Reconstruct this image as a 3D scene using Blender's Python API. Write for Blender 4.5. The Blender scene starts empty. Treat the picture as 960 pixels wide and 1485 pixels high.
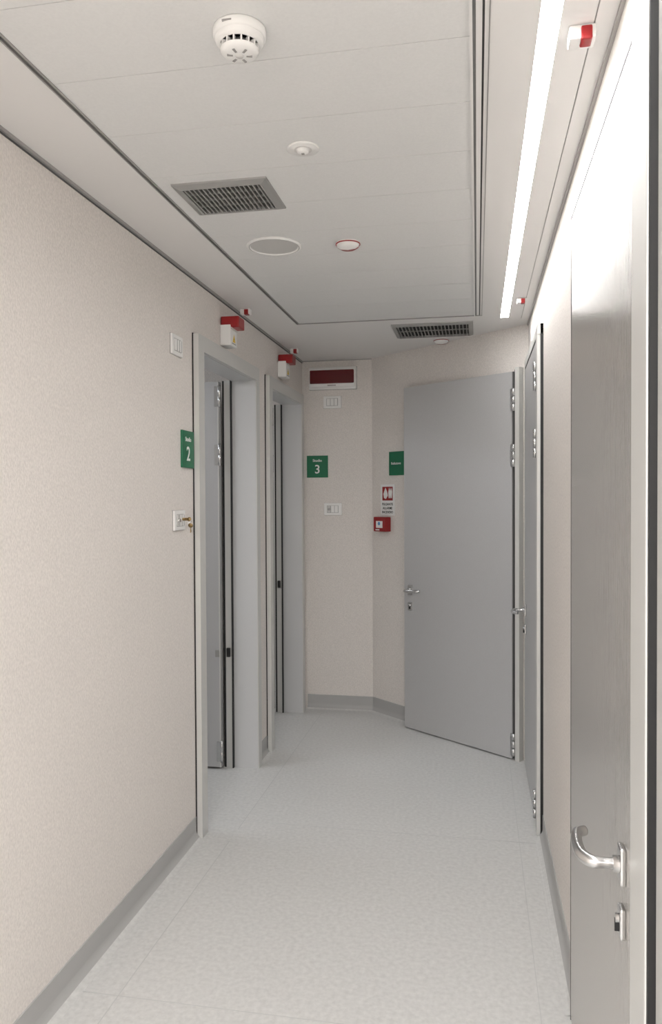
import bpy, bmesh, math
from mathutils import Vector, Matrix
S=bpy.context.scene
try:
    S.view_settings.view_transform='Standard'
    S.view_settings.look='None'
except Exception: pass
R=math.radians
# ---------------------------------------------------------------- materials
def mat(name,col,rough=.5,metal=0,bump=0,scale=200,var=0,emit=0,stretch=None,spec=.5,coat=0):
    m=bpy.data.materials.new(name); m.use_nodes=True
    nt=m.node_tree; b=nt.nodes['Principled BSDF']
    b.inputs['Base Color'].default_value=(*col,1); b.inputs['Roughness'].default_value=rough
    b.inputs['Metallic'].default_value=metal
    b.inputs['Specular IOR Level'].default_value=spec
    b.inputs['Coat Weight'].default_value=coat
    if emit:
        b.inputs['Emission Color'].default_value=(*col,1); b.inputs['Emission Strength'].default_value=emit
    if bump or var:
        tc=nt.nodes.new('ShaderNodeTexCoord'); mp=nt.nodes.new('ShaderNodeMapping')
        nt.links.new(tc.outputs['Object'],mp.inputs[0])
        if stretch: mp.inputs['Scale'].default_value=stretch
        n=nt.nodes.new('ShaderNodeTexNoise'); n.inputs['Scale'].default_value=scale; n.inputs['Detail'].default_value=3
        nt.links.new(mp.outputs[0],n.inputs['Vector'])
        if bump:
            bp=nt.nodes.new('ShaderNodeBump'); bp.inputs['Strength'].default_value=bump; bp.inputs['Distance'].default_value=.002
            nt.links.new(n.outputs['Fac'],bp.inputs['Height']); nt.links.new(bp.outputs[0],b.inputs['Normal'])
        if var:
            r=nt.nodes.new('ShaderNodeValToRGB')
            r.color_ramp.elements[0].position=.3; r.color_ramp.elements[1].position=.7
            r.color_ramp.elements[0].color=(*[c*(1-var) for c in col],1)
            r.color_ramp.elements[1].color=(*[min(1,c*(1+var)) for c in col],1)
            nt.links.new(n.outputs['Fac'],r.inputs[0]); nt.links.new(r.outputs[0],b.inputs['Base Color'])
    return m
M={}
M['wall']=mat('wall_vinyl',(.765,.725,.69),.75,bump=.8,scale=190,var=.09,stretch=(1,1,.6),spec=.25)
M['ceil']=mat('ceiling_metal',(.79,.79,.78),.5,bump=.15,scale=160,spec=.35,var=.02)
M['strip']=mat('ceiling_side',(.83,.815,.80),.55,spec=.3)
M['floor']=mat('floor_vinyl',(.62,.62,.61),.38,var=.08,scale=60,bump=.10,spec=.4)
M['seam']=mat('floor_weld',(.53,.535,.53),.5)
M['base']=mat('baseboard_vinyl',(.43,.43,.425),.45)
M['door']=mat('door_laminate',(.53,.53,.535),.38,metal=.25,bump=.15,scale=300,var=.03)
M['brushed']=mat('door_brushed',(.56,.54,.515),.26,metal=.55,bump=.12,scale=180,var=.04,stretch=(1,1,.03))
M['frame']=mat('frame_grey',(.64,.64,.62),.38,metal=.15)
M['framed']=mat('frame_blue',(.60,.605,.61),.38,metal=.1)
M['black']=mat('gasket',(.012,.012,.013),.6)
M['gap']=mat('dark_gap',(.10,.10,.10),.7)
M['gap2']=mat('groove_grey',(.26,.26,.26),.7)
M['rail']=mat('rail_grey',(.38,.37,.36),.4,metal=.3)
M['steel']=mat('satin_steel',(.62,.62,.62),.25,metal=1)
M['white']=mat('white_plastic',(.88,.875,.86),.3)
M['white2']=mat('ivory_plastic',(.66,.65,.63),.4)
M['spk']=mat('speaker_mesh',(.60,.595,.58),.6,bump=.6,scale=500)
M['red']=mat('red_plastic',(.30,.012,.014),.3)
M['dred']=mat('dark_red_lens',(.12,.012,.015),.15)
M['green']=mat('green_sign',(.0,.14,.06),.4)
M['paper']=mat('paper_white',(.85,.85,.84),.6)
M['yellow']=mat('yellow_label',(.8,.55,.03),.5)
M['grille']=mat('grille_grey',(.34,.34,.33),.45,metal=.2)
M['dark']=mat('duct_dark',(.03,.03,.03),.8)
M['brass']=mat('key_brass',(.35,.25,.12),.3,metal=1)
M['lamp']=mat('lamp_tube',(1,.985,.97),.5,emit=38)
M['blue']=mat('label_blue',(.1,.3,.6),.5)
# ---------------------------------------------------------------- builder
class B:
    def __init__(s): s.v=[];s.f=[];s.m=[];s.sm=[];s.mats=[]
    def mi(s,k):
        if k not in s.mats: s.mats.append(k)
        return s.mats.index(k)
    def add(s,vs,fs,k,smooth=False,T=None):
        o=len(s.v); i=s.mi(k)
        for p in vs:
            p=Vector(p)
            s.v.append(tuple(T@p) if T else tuple(p))
        for f in fs: s.f.append([o+a for a in f]); s.m.append(i); s.sm.append(smooth)
    def box(s,x0,x1,y0,y1,z0,z1,k,T=None):
        x0,x1=min(x0,x1),max(x0,x1); y0,y1=min(y0,y1),max(y0,y1); z0,z1=min(z0,z1),max(z0,z1)
        vs=[(x0,y0,z0),(x1,y0,z0),(x1,y1,z0),(x0,y1,z0),(x0,y0,z1),(x1,y0,z1),(x1,y1,z1),(x0,y1,z1)]
        fs=[(0,3,2,1),(4,5,6,7),(0,1,5,4),(1,2,6,5),(2,3,7,6),(3,0,4,7)]
        s.add(vs,fs,k,False,T); return s
    def bbox(s,x0,x1,y0,y1,z0,z1,k,bv=.004,T=None):
        "bevelled box"
        bm=bmesh.new(); bmesh.ops.create_cube(bm,size=1)
        for v in bm.verts:
            v.co=Vector(((x0+x1)/2+v.co.x*abs(x1-x0),(y0+y1)/2+v.co.y*abs(y1-y0),(z0+z1)/2+v.co.z*abs(z1-z0)))
        bmesh.ops.bevel(bm,geom=bm.edges[:],offset=bv,segments=2,profile=.6,affect='EDGES')
        bm.verts.index_update()
        s.add([v.co.copy() for v in bm.verts],[[v.index for v in f.verts] for f in bm.faces],k,False,T); bm.free(); return s
    def lathe(s,prof,k,T=None,n=40,smooth=True,a0=0,a1=2*math.pi):
        full=abs(a1-a0-2*math.pi)<1e-6; cols=n if full else n+1
        vs=[]
        for j in range(cols):
            a=a0+(a1-a0)*j/n
            for r,z in prof: vs.append((r*math.cos(a),r*math.sin(a),z))
        L=len(prof); fs=[]
        for j in range(n):
            j2=(j+1)%cols
            for i in range(L-1): fs.append((j*L+i,j2*L+i,j2*L+i+1,j*L+i+1))
        s.add(vs,fs,k,smooth,T); return s
    def tube(s,pts,r,k,T=None,n=14,rs=None,sub=6,flat=1.0):
        P=[Vector(p) for p in pts]; Q=[];RR=[]
        rs=rs or [r]*len(P)
        for i in range(len(P)-1):
            p0=P[max(i-1,0)];p1=P[i];p2=P[i+1];p3=P[min(i+2,len(P)-1)]
            for t in range(sub):
                t/=sub
                Q.append(.5*((2*p1)+(p2-p0)*t+(2*p0-5*p1+4*p2-p3)*t*t+(3*p1-p0-3*p2+p3)*t**3)); RR.append(rs[i]*(1-t)+rs[i+1]*t)
        Q.append(P[-1]);RR.append(rs[-1])
        vs=[];up=Vector((0,0,1))
        for i,q in enumerate(Q):
            d=(Q[min(i+1,len(Q)-1)]-Q[max(i-1,0)]).normalized()
            u=up if abs(d.dot(up))<.95 else Vector((1,0,0))
            a=d.cross(u).normalized(); b=a.cross(d).normalized()
            for j in range(n):
                th=2*math.pi*j/n; vs.append(q+a*math.cos(th)*RR[i]*flat+b*math.sin(th)*RR[i])
        fs=[]
        for i in range(len(Q)-1):
            for j in range(n): fs.append((i*n+j,i*n+(j+1)%n,(i+1)*n+(j+1)%n,(i+1)*n+j))
        fs.append(tuple(range(n))[::-1]); fs.append(tuple((len(Q)-1)*n+j for j in range(n)))
        s.add(vs,fs,k,True,T); return s
    def obj(s,name,loc=(0,0,0),rot=0,parent=None):
        me=bpy.data.meshes.new(name); me.from_pydata(s.v,[],s.f)
        for k in s.mats: me.materials.append(M[k])
        for p,i,sm in zip(me.polygons,s.m,s.sm): p.material_index=i; p.use_smooth=sm
        bm=bmesh.new(); bm.from_mesh(me); bmesh.ops.recalc_face_normals(bm,faces=bm.faces[:]); bm.to_mesh(me); bm.free()
        o=bpy.data.objects.new(name,me); S.collection.objects.link(o)
        o.location=loc; o.rotation_euler=(0,0,rot)
        if parent: o.parent=parent
        return o
def text(name,body,size,k,parent,loc,align='CENTER'):
    c=bpy.data.curves.new(name,'FONT'); c.body=body; c.size=size; c.align_x=align; c.align_y='CENTER'; c.extrude=.0004; c.offset=size*.012
    c.materials.append(M[k]); o=bpy.data.objects.new(name,c); S.collection.objects.link(o)
    o.parent=parent; o.location=loc; o.rotation_euler=(R(90),0,0); return o
# ---------------------------------------------------------------- dimensions
XL,XR,CZ=-1.22,.285,2.47
YE=5.32; AX,AY=-.72,5.32; BX,BY=.285,4.44
ANG=math.atan2(BY-AY,BX-AX); ALEN=math.hypot(BX-AX,BY-AY)
LW,RW=R(90),R(-90)
YB=-2.6
TA=Matrix.Translation((AX,AY,0))@Matrix.Rotation(ANG,4,'Z')
def aw(s,n=0,z=0):
    v=TA@Vector((s,n,z)); return tuple(v)
# ---------------------------------------------------------------- room shell
B().box(-3.3,.6,YB-.1,6.4,-.1,0,'floor').obj('floor')
b=B()
for x0,x1,y0,y1 in [(-1.0645,-1.0675,YB,3.18),(-1.0645,-1.0675,3.3,5.2),(.178,.180,YB,4.4),(-1.2,.26,3.3885,3.3915),(-1.2,.26,2.1185,2.1215)]:
    b.box(x0,x1,y0,y1,0,.0006,'seam')
b.obj('trim_1')
# left wall with two door openings
D1=(3.18,4.13); D2=(4.34,5.24); DT=2.22
b=B()
for y0,y1,z0,z1 in [(YB,D1[0],0,CZ),(D1[0],D1[1],DT,CZ),(D1[1],D2[0],0,CZ),(D2[0],D2[1],DT,CZ),(D2[1],6.4,0,CZ)]:
    b.box(XL-.11,XL,y0,y1,z0,z1,'wall')
b.obj('wall_left')
# right wall
N1=(1.10,2.27,2.295); N2=(3.46,4.42,2.25)
b=B()
for y0,y1,z0,z1 in [(YB,N1[0],0,CZ),(N1[0],N1[1],N1[2],CZ),(N1[1],N2[0],0,CZ),(N2[0],N2[1],N2[2],CZ),(N2[1],4.44,0,CZ)]:
    b.box(XR,XR+.12,y0,y1,z0,z1,'wall')
b.obj('wall_right')
B().box(XL,AX,YE,YE+.1,0,CZ,'wall').obj('wall_end')
B().box(0,ALEN+.05,0,.1,0,CZ,'wall',TA).obj('wall_angled')
B().box(XL-.11,XR+.12,YB-.1,YB,0,CZ,'wall').obj('wall_back')
b=B().box(-3.3,-3.2,YB,6.4,0,CZ,'wall').box(-3.2,XL-.11,2.0,2.1,0,CZ,'wall').box(-3.2,XL-.11,6.3,6.4,0,CZ,'wall').box(-3.2,XL-.11,4.22,4.28,0,CZ,'wall')
b.obj('wall_rooms')
# ---- ceiling
PX0,PX1,PE=-.975,-.012,4.18
b=B()
b.box(-3.3,.6,YB-.1,6.4,CZ+.03,CZ+.1,'gap')
b.box(-3.3,PX0-.014,YB,6.4,CZ,CZ+.03,'strip')
b.box(.028,.124,YB,4.26,CZ,CZ+.03,'strip')
b.box(.124,.17,4.26,4.30,CZ,CZ+.03,'strip')
b.box(.028,.124,4.26,4.30,CZ,CZ+.03,'strip')
b.box(.17,.236,YB,4.30,CZ,CZ+.03,'strip'); b.box(.239,.6,YB,4.30,CZ,CZ+.03,'strip'); b.box(.236,.239,YB,4.3,CZ+.004,CZ+.03,'rail')
b.box(PX0-.014,.028,PE+.012,4.30,CZ,CZ+.03,'strip')
b.box(PX0-.014,.6,4.30,6.4,CZ,CZ+.03,'strip')
# panels
y=1.66-.27*20
while y<PE-.05:
    y1=min(y+.27,PE)
    if y1>YB: b.box(PX0+.002,PX1-.002,max(y,YB)+.0009,y1-.0009,CZ+.002,CZ+.03,'ceil')
    y+=.27
# rails
for xa,xb,k,z in [(PX0-.014,PX0-.010,'rail',-.002),(PX0-.010,PX0-.003,'gap2',.006),(PX0-.003,PX0+.002,'rail',-.001),
                  (PX1-.002,PX1+.004,'strip',-.003),(PX1+.004,PX1+.011,'gap2',.006),(PX1+.011,PX1+.024,'strip',.002),(PX1+.024,PX1+.029,'gap',.008),(PX1+.029,.028,'strip',.0),(.0255,.028,'rail',-.002)]:
    b.box(xa,xb,YB,PE+.004,CZ+z,CZ+.03,k)
b.box(PX0-.014,.028,PE+.004,PE+.007,CZ+.006,CZ+.03,'gap2'); b.box(PX0-.014,.028,PE+.007,PE+.012,CZ-.001,CZ+.03,'rail')
b.obj('ceiling')
b=B().box(XL,XL+.009,YB,YE,CZ-.010,CZ,'rail').box(XL,XL+.002,YB,YE,CZ-.015,CZ-.010,'gap')
b.box(XR-.008,XR,YB,4.44,CZ-.010,CZ,'rail'); b.box(XL,AX,YE-.006,YE,CZ-.006,CZ,'rail')
b.obj('trim_2')
# ---- lamp strip
b=B(); 
for y0,y1 in [(YB,-.9),(-.895,.35),(.355,1.62),(1.625,2.94),(2.942,4.255)]:
    b.box(.126,.168,y0,y1,CZ+.003,CZ+.02,'lamp')
b.box(.124,.126,YB,4.26,CZ-.001,CZ+.028,'white').box(.168,.17,YB,4.26,CZ-.001,CZ+.028,'white')
b.obj('ceiling_strip_light')
# ---- baseboards (coved)
def base(name,p0,L,ang,h=.10):
    b=B(); r=.035
    prof=[(0,h),(-.003,h-.002),(-.003,r)]
    for i in range(1,8):
        a=i/7*math.pi/2; prof.append((-.003-r+r*math.cos(a),r-r*math.sin(a)+.0006))
    prof.append((-.04,0)); prof.append((0,0))
    vs=[];n=len(prof)
    for x in (0,L):
        for yy,z in prof: vs.append((x,yy,z))
    b.add(vs,[(i,i+1,n+i+1,n+i) for i in range(2)],'base')
    b.add(vs,[(i,i+1,n+i+1,n+i) for i in range(2,6)],'base',True)
    b.add(vs,[(i,i+1,n+i+1,n+i) for i in range(6,n-1)],'floor',False)
    b.add(vs,[tuple(range(n)),tuple(range(n,2*n))[::-1]],'base')
    return b.obj(name,p0,ang)
base('baseboard_left',(XL,YB,0),D1[0]-YB,LW)
base('baseboard_left_middle',(XL,D1[1],0),D2[0]-D1[1],LW)
base('baseboard_end',(XL+.03,YE,0),AX-XL-.03,0)
base('baseboard_angled',(AX,AY,0),ALEN-.1,ANG)
base('baseboard_right',(XR,N2[0],0),N2[0]-N1[1],RW)
base('baseboard_right_near',(XR,N1[0],0),N1[0]-YB,RW)
# ---------------------------------------------------------------- lever handle
def lever(b,x,y,z,d,k='steel',q=1.0):
    "rose on face y, lever projects to -y, points to x direction d"
    T=Matrix.Translation((x,y,z))@Matrix.Rotation(R(90),4,'X')
    b.bbox(x-.018,x+.018,y-.010,y,z-.034,z+.034,k,.004)
    b.lathe([(0,.02),(.014*q,.02),(.0145*q,.0)],k,T,20)
    b.tube([(x,y-.005,z),(x,y-.035,z),(x+d*.004,y-.058,z),(x+d*.03,y-.072,z+.001),(x+d*.075,y-.074,z+.003),(x+d*.112,y-.068,z+.004),(x+d*.126,y-.052,z+.004)],.01,k,rs=[i*q for i in (.0095,.0095,.0110,.0110,.0105,.0105,.009)])
    # key escutcheon
    zk=z-.105
    b.bbox(x-.016,x+.016,y-.010,y,zk-.028,zk+.028,k,.004)
    b.lathe([(0,.016),(.008,.016),(.0085,0)],k,Matrix.Translation((x,y,zk+.006))@Matrix.Rotation(R(90),4,'X'),16)
    b.box(x-.0015,x+.0015,y-.0168,y-.008,zk-.018,zk+.006,'black')
def hinge(b,x,y,z,k='steel',h=.13,r=.009):
    T=Matrix.Translation((x,y,z-h/2))
    for i in range(3):
        b.lathe([(0,i*h/3+.001),(r,i*h/3+.001),(r,(i+1)*h/3-.002),(0,(i+1)*h/3-.002)],k,T,14)
    b.box(x-.022,x,y+.002,y+.006,z-h/2,z+h/2,k)
# ---------------------------------------------------------------- left doors  (local: x=+Y world, -y = corridor)
def leftdoor(name,y0,y1,lz):
    W=y1-y0; p=.03; dp=.11; j=.07; jf=.06
    b=B(); Z=DT; zi=Z-.07
    b.box(0,j,-p,dp,0,zi,'frame'); b.box(W-jf,W,-p,dp,0,zi,'frame'); b.box(0,W,-p,dp,zi,Z,'frame')
    b.box(-.003,0,-.006,-.001,0,Z+.003,'black'); b.box(W,W+.003,-.006,-.001,0,Z+.003,'black'); b.box(-.003,W+.003,-.006,-.001,Z,Z+.003,'black')
    b.box(W-jf-.003,W-jf,-p+.004,dp,0,zi-.003,'framed'); b.box(j,W-jf,-p+.02,dp,zi-.003,zi,'framed')
    xs=W-jf
    b.box(xs-.02,xs,dp,dp+.007,0,zi,'black'); b.box(xs-.012,xs+.03,dp+.007,dp+.044,0,zi,'frame'); b.box(xs-.006,xs+.03,dp+.044,dp+.056,0,zi,'black')
    b.bbox(xs-.026,xs-.012,dp+.016,dp+.036,lz-.025,lz+.025,'black',.003)
    b.box(xs-.05,xs-.006,dp+.062,dp+.86,.012,zi-.01,'door')
    b.box(xs-.054,xs-.05,dp+.062,dp+.068,.012,zi-.01,'white2')
    for z in (.10,1.74,2.06):
        T=Matrix.Translation((xs-.052,dp+.058,z-.06))
        b.lathe([(0,0),(.008,0),(.008,.055),(.006,.057),(.008,.059),(.008,.12),(0,.12)],'steel',T,14)
        b.box(xs-.056,xs-.05,dp+.060,dp+.085,z-.055,z+.055,'steel')
    b.bbox(xs-.058,xs-.05,dp+.07,dp+.09,lz-.02,lz+.02,'rail',.002)
    return b.obj(name,(XL,y0,0),LW)
leftdoor('door_1',*D1,.645)
leftdoor('door_2',*D2,.90)
# ---------------------------------------------------------------- near right door (local x = -Y world)
b=B(); yy=N1[1]
def lx(Y): return yy-Y
p=XR-.262
b.box(lx(2.255),lx(1.335),-p,.02,.008,2.278,'brushed')
b.box(0,lx(2.261),-p,.03,0,2.295,'frame'); b.box(lx(2.261),lx(2.255),-p-.0006,.03,0,2.287,'black')
b.box(0,lx(1.10),-p,.03,2.284,2.295,'frame'); b.box(lx(2.261),lx(1.335),-p-.0006,.03,2.276,2.284,'black')
b.box(lx(1.335),lx(1.328),-p+.003,.03,0,2.284,'black')
b.bbox(lx(1.328),lx(1.214),-.037,.03,0,2.287,'frame',.003)
b.box(lx(1.2145),lx(1.204),-.034,.03,0,2.287,'black')
b.bbox(lx(1.204),lx(1.10),-.023,.03,0,2.287,'frame',.002)
b.box(lx(2.26),lx(1.10),.03,.035,0,2.295,'dark')
lever(b,lx(1.452),-p,.832,-1,q=1.05)
b.obj('door_3',(XR,yy,0),RW)
# far right door, hinges on near side
b=B(); yy=N2[1]; H=N2[2]
b.box(lx(4.35),lx(3.553),-p,.02,.008,H-.05,'door')
b.box(0,lx(4.355),-p,.03,0,H,'frame'); b.box(lx(4.355),lx(4.35),-p+.006,.03,0,H-.04,'black')
b.box(lx(4.355),lx(3.46),-p-.002,.03,H-.04,H,'frame'); b.box(lx(4.355),lx(3.55),-p-.0005,.03,H-.05,H-.04,'black')
b.box(lx(3.553),lx(3.538),-p-.001,.03,0,H-.04,'black'); b.bbox(lx(3.538),lx(3.466),-p-.004,.03,0,H,'frame',.002)
b.box(lx(3.466),lx(3.46),-.012,.03,0,H+.004,'black'); b.box(lx(4.355),lx(3.46),-.012,.0,H,H+.005,'black')
b.box(lx(4.35),lx(3.46),.03,.035,0,H,'dark')
for z in (.11,1.74,2.04): hinge(b,lx(3.553),-p-.006,z)
lever(b,lx(4.27),-p,.885,1)
b.obj('door_4',(XR,yy,0),RW)
# open leaf by angled wall
b=B(); Lw=.84
b.bbox(-Lw,-.006,-.045,0,.008,2.208,'door',.0015)
b.box(-.006,.0,-.04,0,.012,2.208,'gap')
lever(b,-Lw+.055,-.045,.905,1)
for z in (.09,1.735,2.05):
    hinge(b,.004,-.047,z)
b.box(.012,.04,-.042,-.004,0,2.23,'frame')
b.box(-.0,.012,-.030,-.004,0,2.22,'gap')
b.obj('door_5',aw(1.264,-.006),ANG+R(3.4))
# ---------------------------------------------------------------- wall fittings
def plate(w=.115,h=.082,n=3,key=False):
    b=B(); b.bbox(-w/2,w/2,-.011,0,-h/2,h/2,'white',.003)
    b.box(-w/2-.001,w/2+.001,-.003,0,-h/2-.001,h/2+.001,'rail')
    mw=w*.62/n
    for i in range(n):
        xx=-w*.31+i*mw
        b.bbox(xx+.001,xx+mw-.001,-.0145,-.008,-h*.28,h*.28,'white' if not(key and i==0) else 'white2',.0012)
        b.box(xx+mw-.0012,xx+mw+.0012,-.0148,-.0088,-h*.28,h*.28,'gap2')
    b.box(-w*.32,w*.32,-.0114,-.0088,h*.29,h*.31,'gap2').box(-w*.32,w*.32,-.0114,-.0088,-h*.31,-h*.29,'gap2')
    b.box(-w*.33,-w*.315,-.0114,-.0088,-h*.3,h*.3,'gap2')
    if key:
        kx=-w*.31+mw*.5
        T=Matrix.Translation((kx,0,.0))@Matrix.Rotation(R(90),4,'X')
        b.lathe([(0,.022),(.008,.022),(.009,.009)],'steel',T,18)
        b.box(kx-.001,kx+.001,-.0225,-.0215,-.005,.005,'black')
    return b
plate().obj('wall_switch',(XL,2.99,2.13),LW)
b=plate(key=True)
b.lathe([(0,.022),(.006,.022),(.0065,.009)],'brass',Matrix.Translation((.02,0,.004))@Matrix.Rotation(R(90),4,'X'),16)
b.bbox(.019,.021,-.036,-.020,-.002,.010,'brass',.0005); b.lathe([(0,-.001),(.009,-.001),(.009,.001),(0,.001)],'brass',Matrix.Translation((.02,-.043,.004))@Matrix.Rotation(R(90),4,'Y'),20)
b.tube([(.02,-.046,.006),(.02,-.052,-.004),(.02,-.048,-.014),(.02,-.043,-.004)],.0009,'steel')
b.lathe([(0,-.001),(.010,-.001),(.010,.001),(0,.001)],'brass',Matrix.Translation((.02,-.048,-.022))@Matrix.Rotation(R(70),4,'Y'),20)
b.bbox(.017,.023,-.050,-.047,-.052,-.030,'brass',.0008); b.bbox(.023,.026,-.050,-.048,-.048,-.042,'brass',.0005)
b.obj('key_switch',(XL,3.0,1.41),LW)
plate(w=.126,h=.085).obj('wall_switch',(-1.0,YE,2.174),0)
plate(w=.126,h=.085,key=True).obj('key_switch',(-1.0,YE,1.42),0)
def sign(loc,rot,w,h,big,small,dx=0):
    o=B().bbox(-w/2,w/2,-.008,0,-h/2,h/2,'green',.0015).obj('door_sign',loc,rot)
    if big:
        text('room_number',big,.085,'paper',o,(0,-.0086,-.022)); text('room_label',small,.026,'paper',o,(0,-.0086,.042))
    else: text('room_label',small,.024,'paper',o,(dx,-.0086,0))
    return o
sign((XL,3.105,1.71),LW,.135,.158,'2','Studio')
sign((-1.11,YE,1.722),0,.152,.155,'3','Studio')
sign(aw(.265,0,1.73),ANG,.165,.16,None,'Refezione',-.012)
def siren(Y,Z):
    b=B()
    b.bbox(-.05,.05,-.055,0,-.055,.045,'white',.006)
    b.bbox(-.047,.047,-.095,-.004,.03,.085,'red',.006)
    b.box(-.048,.048,-.06,-.02,.022,.032,'white2')
    b.add([(-.022,-.0556,-.035),(.022,-.0556,-.035),(0,-.0556,.005)],[(0,1,2)],'yellow')
    b.box(-.03,.03,-.0555,-.055,-.044,-.039,'rail')
    b.add([(-.003,-.0562,-.028),(.004,-.0562,-.018),(-.002,-.0562,-.018),(.003,-.0562,-.006),(-.004,-.0562,-.02),(.001,-.0562,-.02)],[(0,1,2,3,4,5)],'black')
    b.obj('alarm_siren',(XL,Y,Z),LW)
siren(3.60,2.295); siren(4.69,2.31)
b=B(); b.bbox(-.168,.168,-.03,0,-.078,.078,'white',.008); b.bbox(-.162,.162,-.055,-.02,-.066,.068,'white',.012)
b.bbox(-.157,.157,-.061,-.025,-.042,.054,'dred',.008); b.box(-.03,.03,-.0560,-.055,-.058,-.050,'rail')
b.box(-.17,.17,-.004,0,-.08,.08,'rail')
b.obj('emergency_light',(-.995,YE,2.34),0)
b=B(); b.box(-.07,.07,-.003,0,-.106,.106,'paper'); b.box(-.052,.052,-.0036,-.003,-.004,.090,'red')
b.add([(-.042,-.004,.04),(-.02,-.004,.085),(-.005,-.004,.06),(.004,-.004,.03),(-.015,-.004,.006),(-.035,-.004,.012)],[(0,1,2,3,4,5)],'paper')
for x0 in (.012,.024,.036): b.add([(x0,-.004,.012),(x0+.007,-.004,.012),(x0+.012,-.004,.055),(x0+.004,-.004,.085),(x0-.004,-.004,.05)],[(0,1,2,3,4)],'paper')
o=b.obj('fire_alarm_poster',aw(.162,0,1.484),ANG)
for i,t in enumerate(['PULSANTE','ALLARME','INCENDIO']): text('poster_text_%d'%(i+1),t,.023,'black',o,(0,-.0038,-.030-i*.027))
b=B(); b.bbox(-.062,.062,-.05,0,-.05,.05,'red',.006); b.bbox(-.032,.032,-.054,-.048,-.025,.022,'paper',.002); b.lathe([(0,.0055),(.012,.0055),(.012,0)],'blue',Matrix.Translation((0,-.0495,.005))@Matrix.Rotation(R(90),4,'X'),18)
b.box(-.04,.0,-.0508,-.05,-.042,-.034,'paper')
b.obj('fire_call_point',aw(.13,0,1.318),ANG)
# ---------------------------------------------------------------- ceiling fittings
def grille(name,x0,x1,y0,y1,n,fr,cross):
    w=x1-x0;d=y1-y0; b=B(); t=.014
    def fr_ring(o0,o1,z0,z1):
        a=[(-w/2+o0,-d/2+o0,z0),(w/2-o0,-d/2+o0,z0),(w/2-o0,d/2-o0,z0),(-w/2+o0,d/2-o0,z0)]
        c=[(-w/2+o1,-d/2+o1,z1),(w/2-o1,-d/2+o1,z1),(w/2-o1,d/2-o1,z1),(-w/2+o1,d/2-o1,z1)]
        b.add(a+c,[(i,(i+1)%4,4+(i+1)%4,4+i) for i in range(4)],'grille')
    fr_ring(0,.001,0,-.005); fr_ring(.001,fr*.8,-.005,-t); fr_ring(fr*.8,fr,-t,-t+.002); fr_ring(fr,fr,-t+.002,0)
    b.box(-w/2+fr*.9,w/2-fr*.9,-d/2+fr*.9,d/2-fr*.9,-.001,0,'dark')
    iw=w-2*fr
    for i in range(n):
        xx=-iw/2+iw*(i+.5)/n
        b.box(xx-.0023,xx+.0023,-d/2+fr,d/2-fr,-.0125,-.003,'grille')
    for c in range(cross):
        yy=-d/2+fr+(d-2*fr)*(c+1)/(cross+1); b.box(-iw/2,iw/2,yy-.0012,yy+.0012,-.009,-.002,'grille')
    b.obj(name,((x0+x1)/2,(y0+y1)/2,CZ+(.002 if y1<4.1 else 0)),0)
grille('air_vent',-.93,-.625,2.252,2.505,17,.028,3)
grille('air_vent',-.474,-.02,4.30,4.65,20,.026,1)
b=B(); b.lathe([(0.094,0),(.106,0),(.106,-.004),(.102,-.008),(.094,-.008),(.091,-.003)],'white').lathe([(.091,-.003),(.06,-.005),(0,-.006)],'spk')
b.lathe([(.0945,-.0079),(.096,-.0084),(.0975,-.0079)],'rail')
b.obj('ceiling_speaker',(-.766,2.875,CZ+.002))
b=B(); b.lathe([(0,0),(.054,0),(.055,-.004),(.055,-.018),(.052,-.021),(.050,-.022)],'white',n=56)
b.lathe([(.050,-.022),(.050,-.030),(.047,-.036),(.040,-.038)],'white',n=56)
b.lathe([(.030,-.038),(.030,-.052),(0,-.052)],'gap',n=40)
b.lathe([(.040,-.050),(.040,-.053),(.034,-.060),(.020,-.063),(0,-.064)],'white',n=56)
b.lathe([(.040,-.050),(.028,-.050)],'white',n=56)
for i in range(16):
    T=Matrix.Rotation(i*2*math.pi/16,4,'Z'); b.box(.028,.0405,-.0016,.0016,-.051,-.037,'white',T)
for i in range(6):
    T=Matrix.Rotation(i*2*math.pi/6+.3,4,'Z'); b.box(.014,.026,-.0025,.0025,-.0640,-.058,'rail',T)
b.lathe([(.0,-.066),(.008,-.0655),(.009,-.062)],'white2')
b.box(-.02,.0,-.0553,-.05,-.014,-.010,'rail')
o=b.obj('smoke_detector',(-.483,1.545,CZ+.002)); o.scale=(1,1,.84)
b=B(); b.lathe([(0,0),(.045,0),(.045,-.003),(.040,-.005),(.018,-.005),(.017,-.010),(.012,-.014),(0,-.015)],'white')
b.box(-.004,.004,-.004,.004,-.0165,-.014,'rail'); b.lathe([(.019,-.0052),(.022,-.0065),(.025,-.0052)],'white2')
b.obj('ceiling_sensor',(-.474,2.095,CZ+.002))
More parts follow.
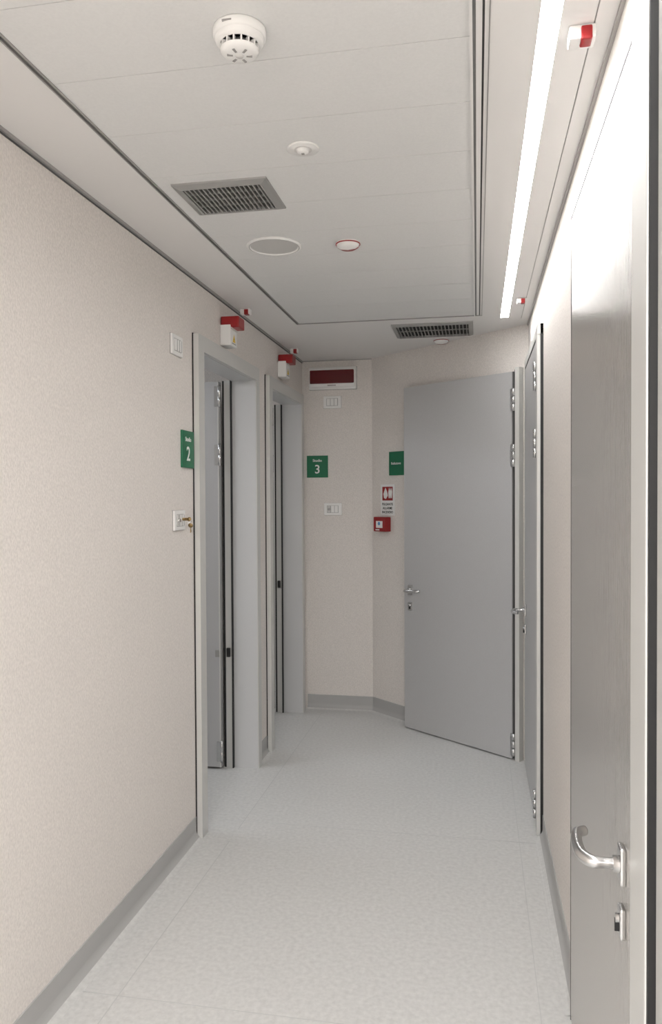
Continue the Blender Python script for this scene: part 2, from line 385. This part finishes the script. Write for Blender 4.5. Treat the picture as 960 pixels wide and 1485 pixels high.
def ind(x,y,rot=0,sc=1.0,z=CZ):
    b=B()
    b.lathe([(0,0),(.046*sc,0),(.047*sc,-.003),(.044*sc,-.006)],'white')
    b.lathe([(.044*sc,-.006),(.041*sc,-.016*sc),(.028*sc,-.024*sc),(0,-.027*sc)],'white',n=20,a0=0,a1=math.pi)
    b.lathe([(.047*sc,-.004),(.0475*sc,-.007),(.044*sc,-.0075)],'red',n=40)
    b.lathe([(.044*sc,-.006),(.041*sc,-.016*sc),(.028*sc,-.024*sc),(0,-.027*sc)],'red',n=20,a0=math.pi,a1=2*math.pi)
    b.obj('indicator_lamp',(x,y,z),rot)
ind(-.482,2.90,R(180),z=CZ+.002); ind(-.215,4.78,R(180))
def indbox(x,y,s=1,rot=0):
    b=B(); b.bbox(-.028*s,.028*s,-.022*s,.022*s,-.03*s,0,'white',.004*s); b.bbox(-.004*s,.020*s,-.026*s,.010*s,-.034*s,-.004*s,'red',.004*s)
    b.obj('indicator_lamp',(x,y,CZ),rot)
indbox(.215,1.68,.95); indbox(.215,3.87,.8); indbox(-1.165,3.80,.9); indbox(-1.165,4.87,.9)
# ---------------------------------------------------------------- lights
def area(name,loc,sx,sy,e,col=(1,1,1),rot=(0,0,0)):
    l=bpy.data.lights.new(name,'AREA'); l.shape='RECTANGLE'; l.size=sx; l.size_y=sy; l.energy=e; l.color=col
    o=bpy.data.objects.new(name,l); S.collection.objects.link(o); o.location=loc; o.rotation_euler=rot; return o
area('room_fill_light',(-2.4,3.3,CZ-.02),.6,.6,12,(.9,.95,1))  # added fill light, dimly lights the room glimpsed through the left doorway
area('room_fill_light.001',(-2.4,5.2,CZ-.02),.6,.6,12,(.9,.95,1))  # same added fill for the room behind the farther doorway
area('corridor_fill_light',(-.5,-1.2,CZ-.02),.6,1.2,85,(1,.995,.99))  # added fill out of view behind the camera, lifts ceiling and near walls
w=bpy.data.worlds.new('World'); S.world=w; w.use_nodes=True
w.node_tree.nodes['Background'].inputs[0].default_value=(.8,.85,.9,1); w.node_tree.nodes['Background'].inputs[1].default_value=.3
# ---------------------------------------------------------------- camera
c=bpy.data.cameras.new('Camera'); co=bpy.data.objects.new('Camera',c); S.collection.objects.link(co); S.camera=co
c.lens=1110/1485*36; c.sensor_width=36; c.sensor_fit='AUTO'; c.clip_start=.02
PIT=1.1
c.shift_y=(1110*math.tan(R(PIT))-20.5)/1485
co.matrix_world=Matrix.Translation((0,0,1.5))@Matrix.Rotation(R(10.8),4,'Z')@Matrix.Rotation(R(90-PIT),4,'X')@Matrix.Rotation(-.005,4,'Z')
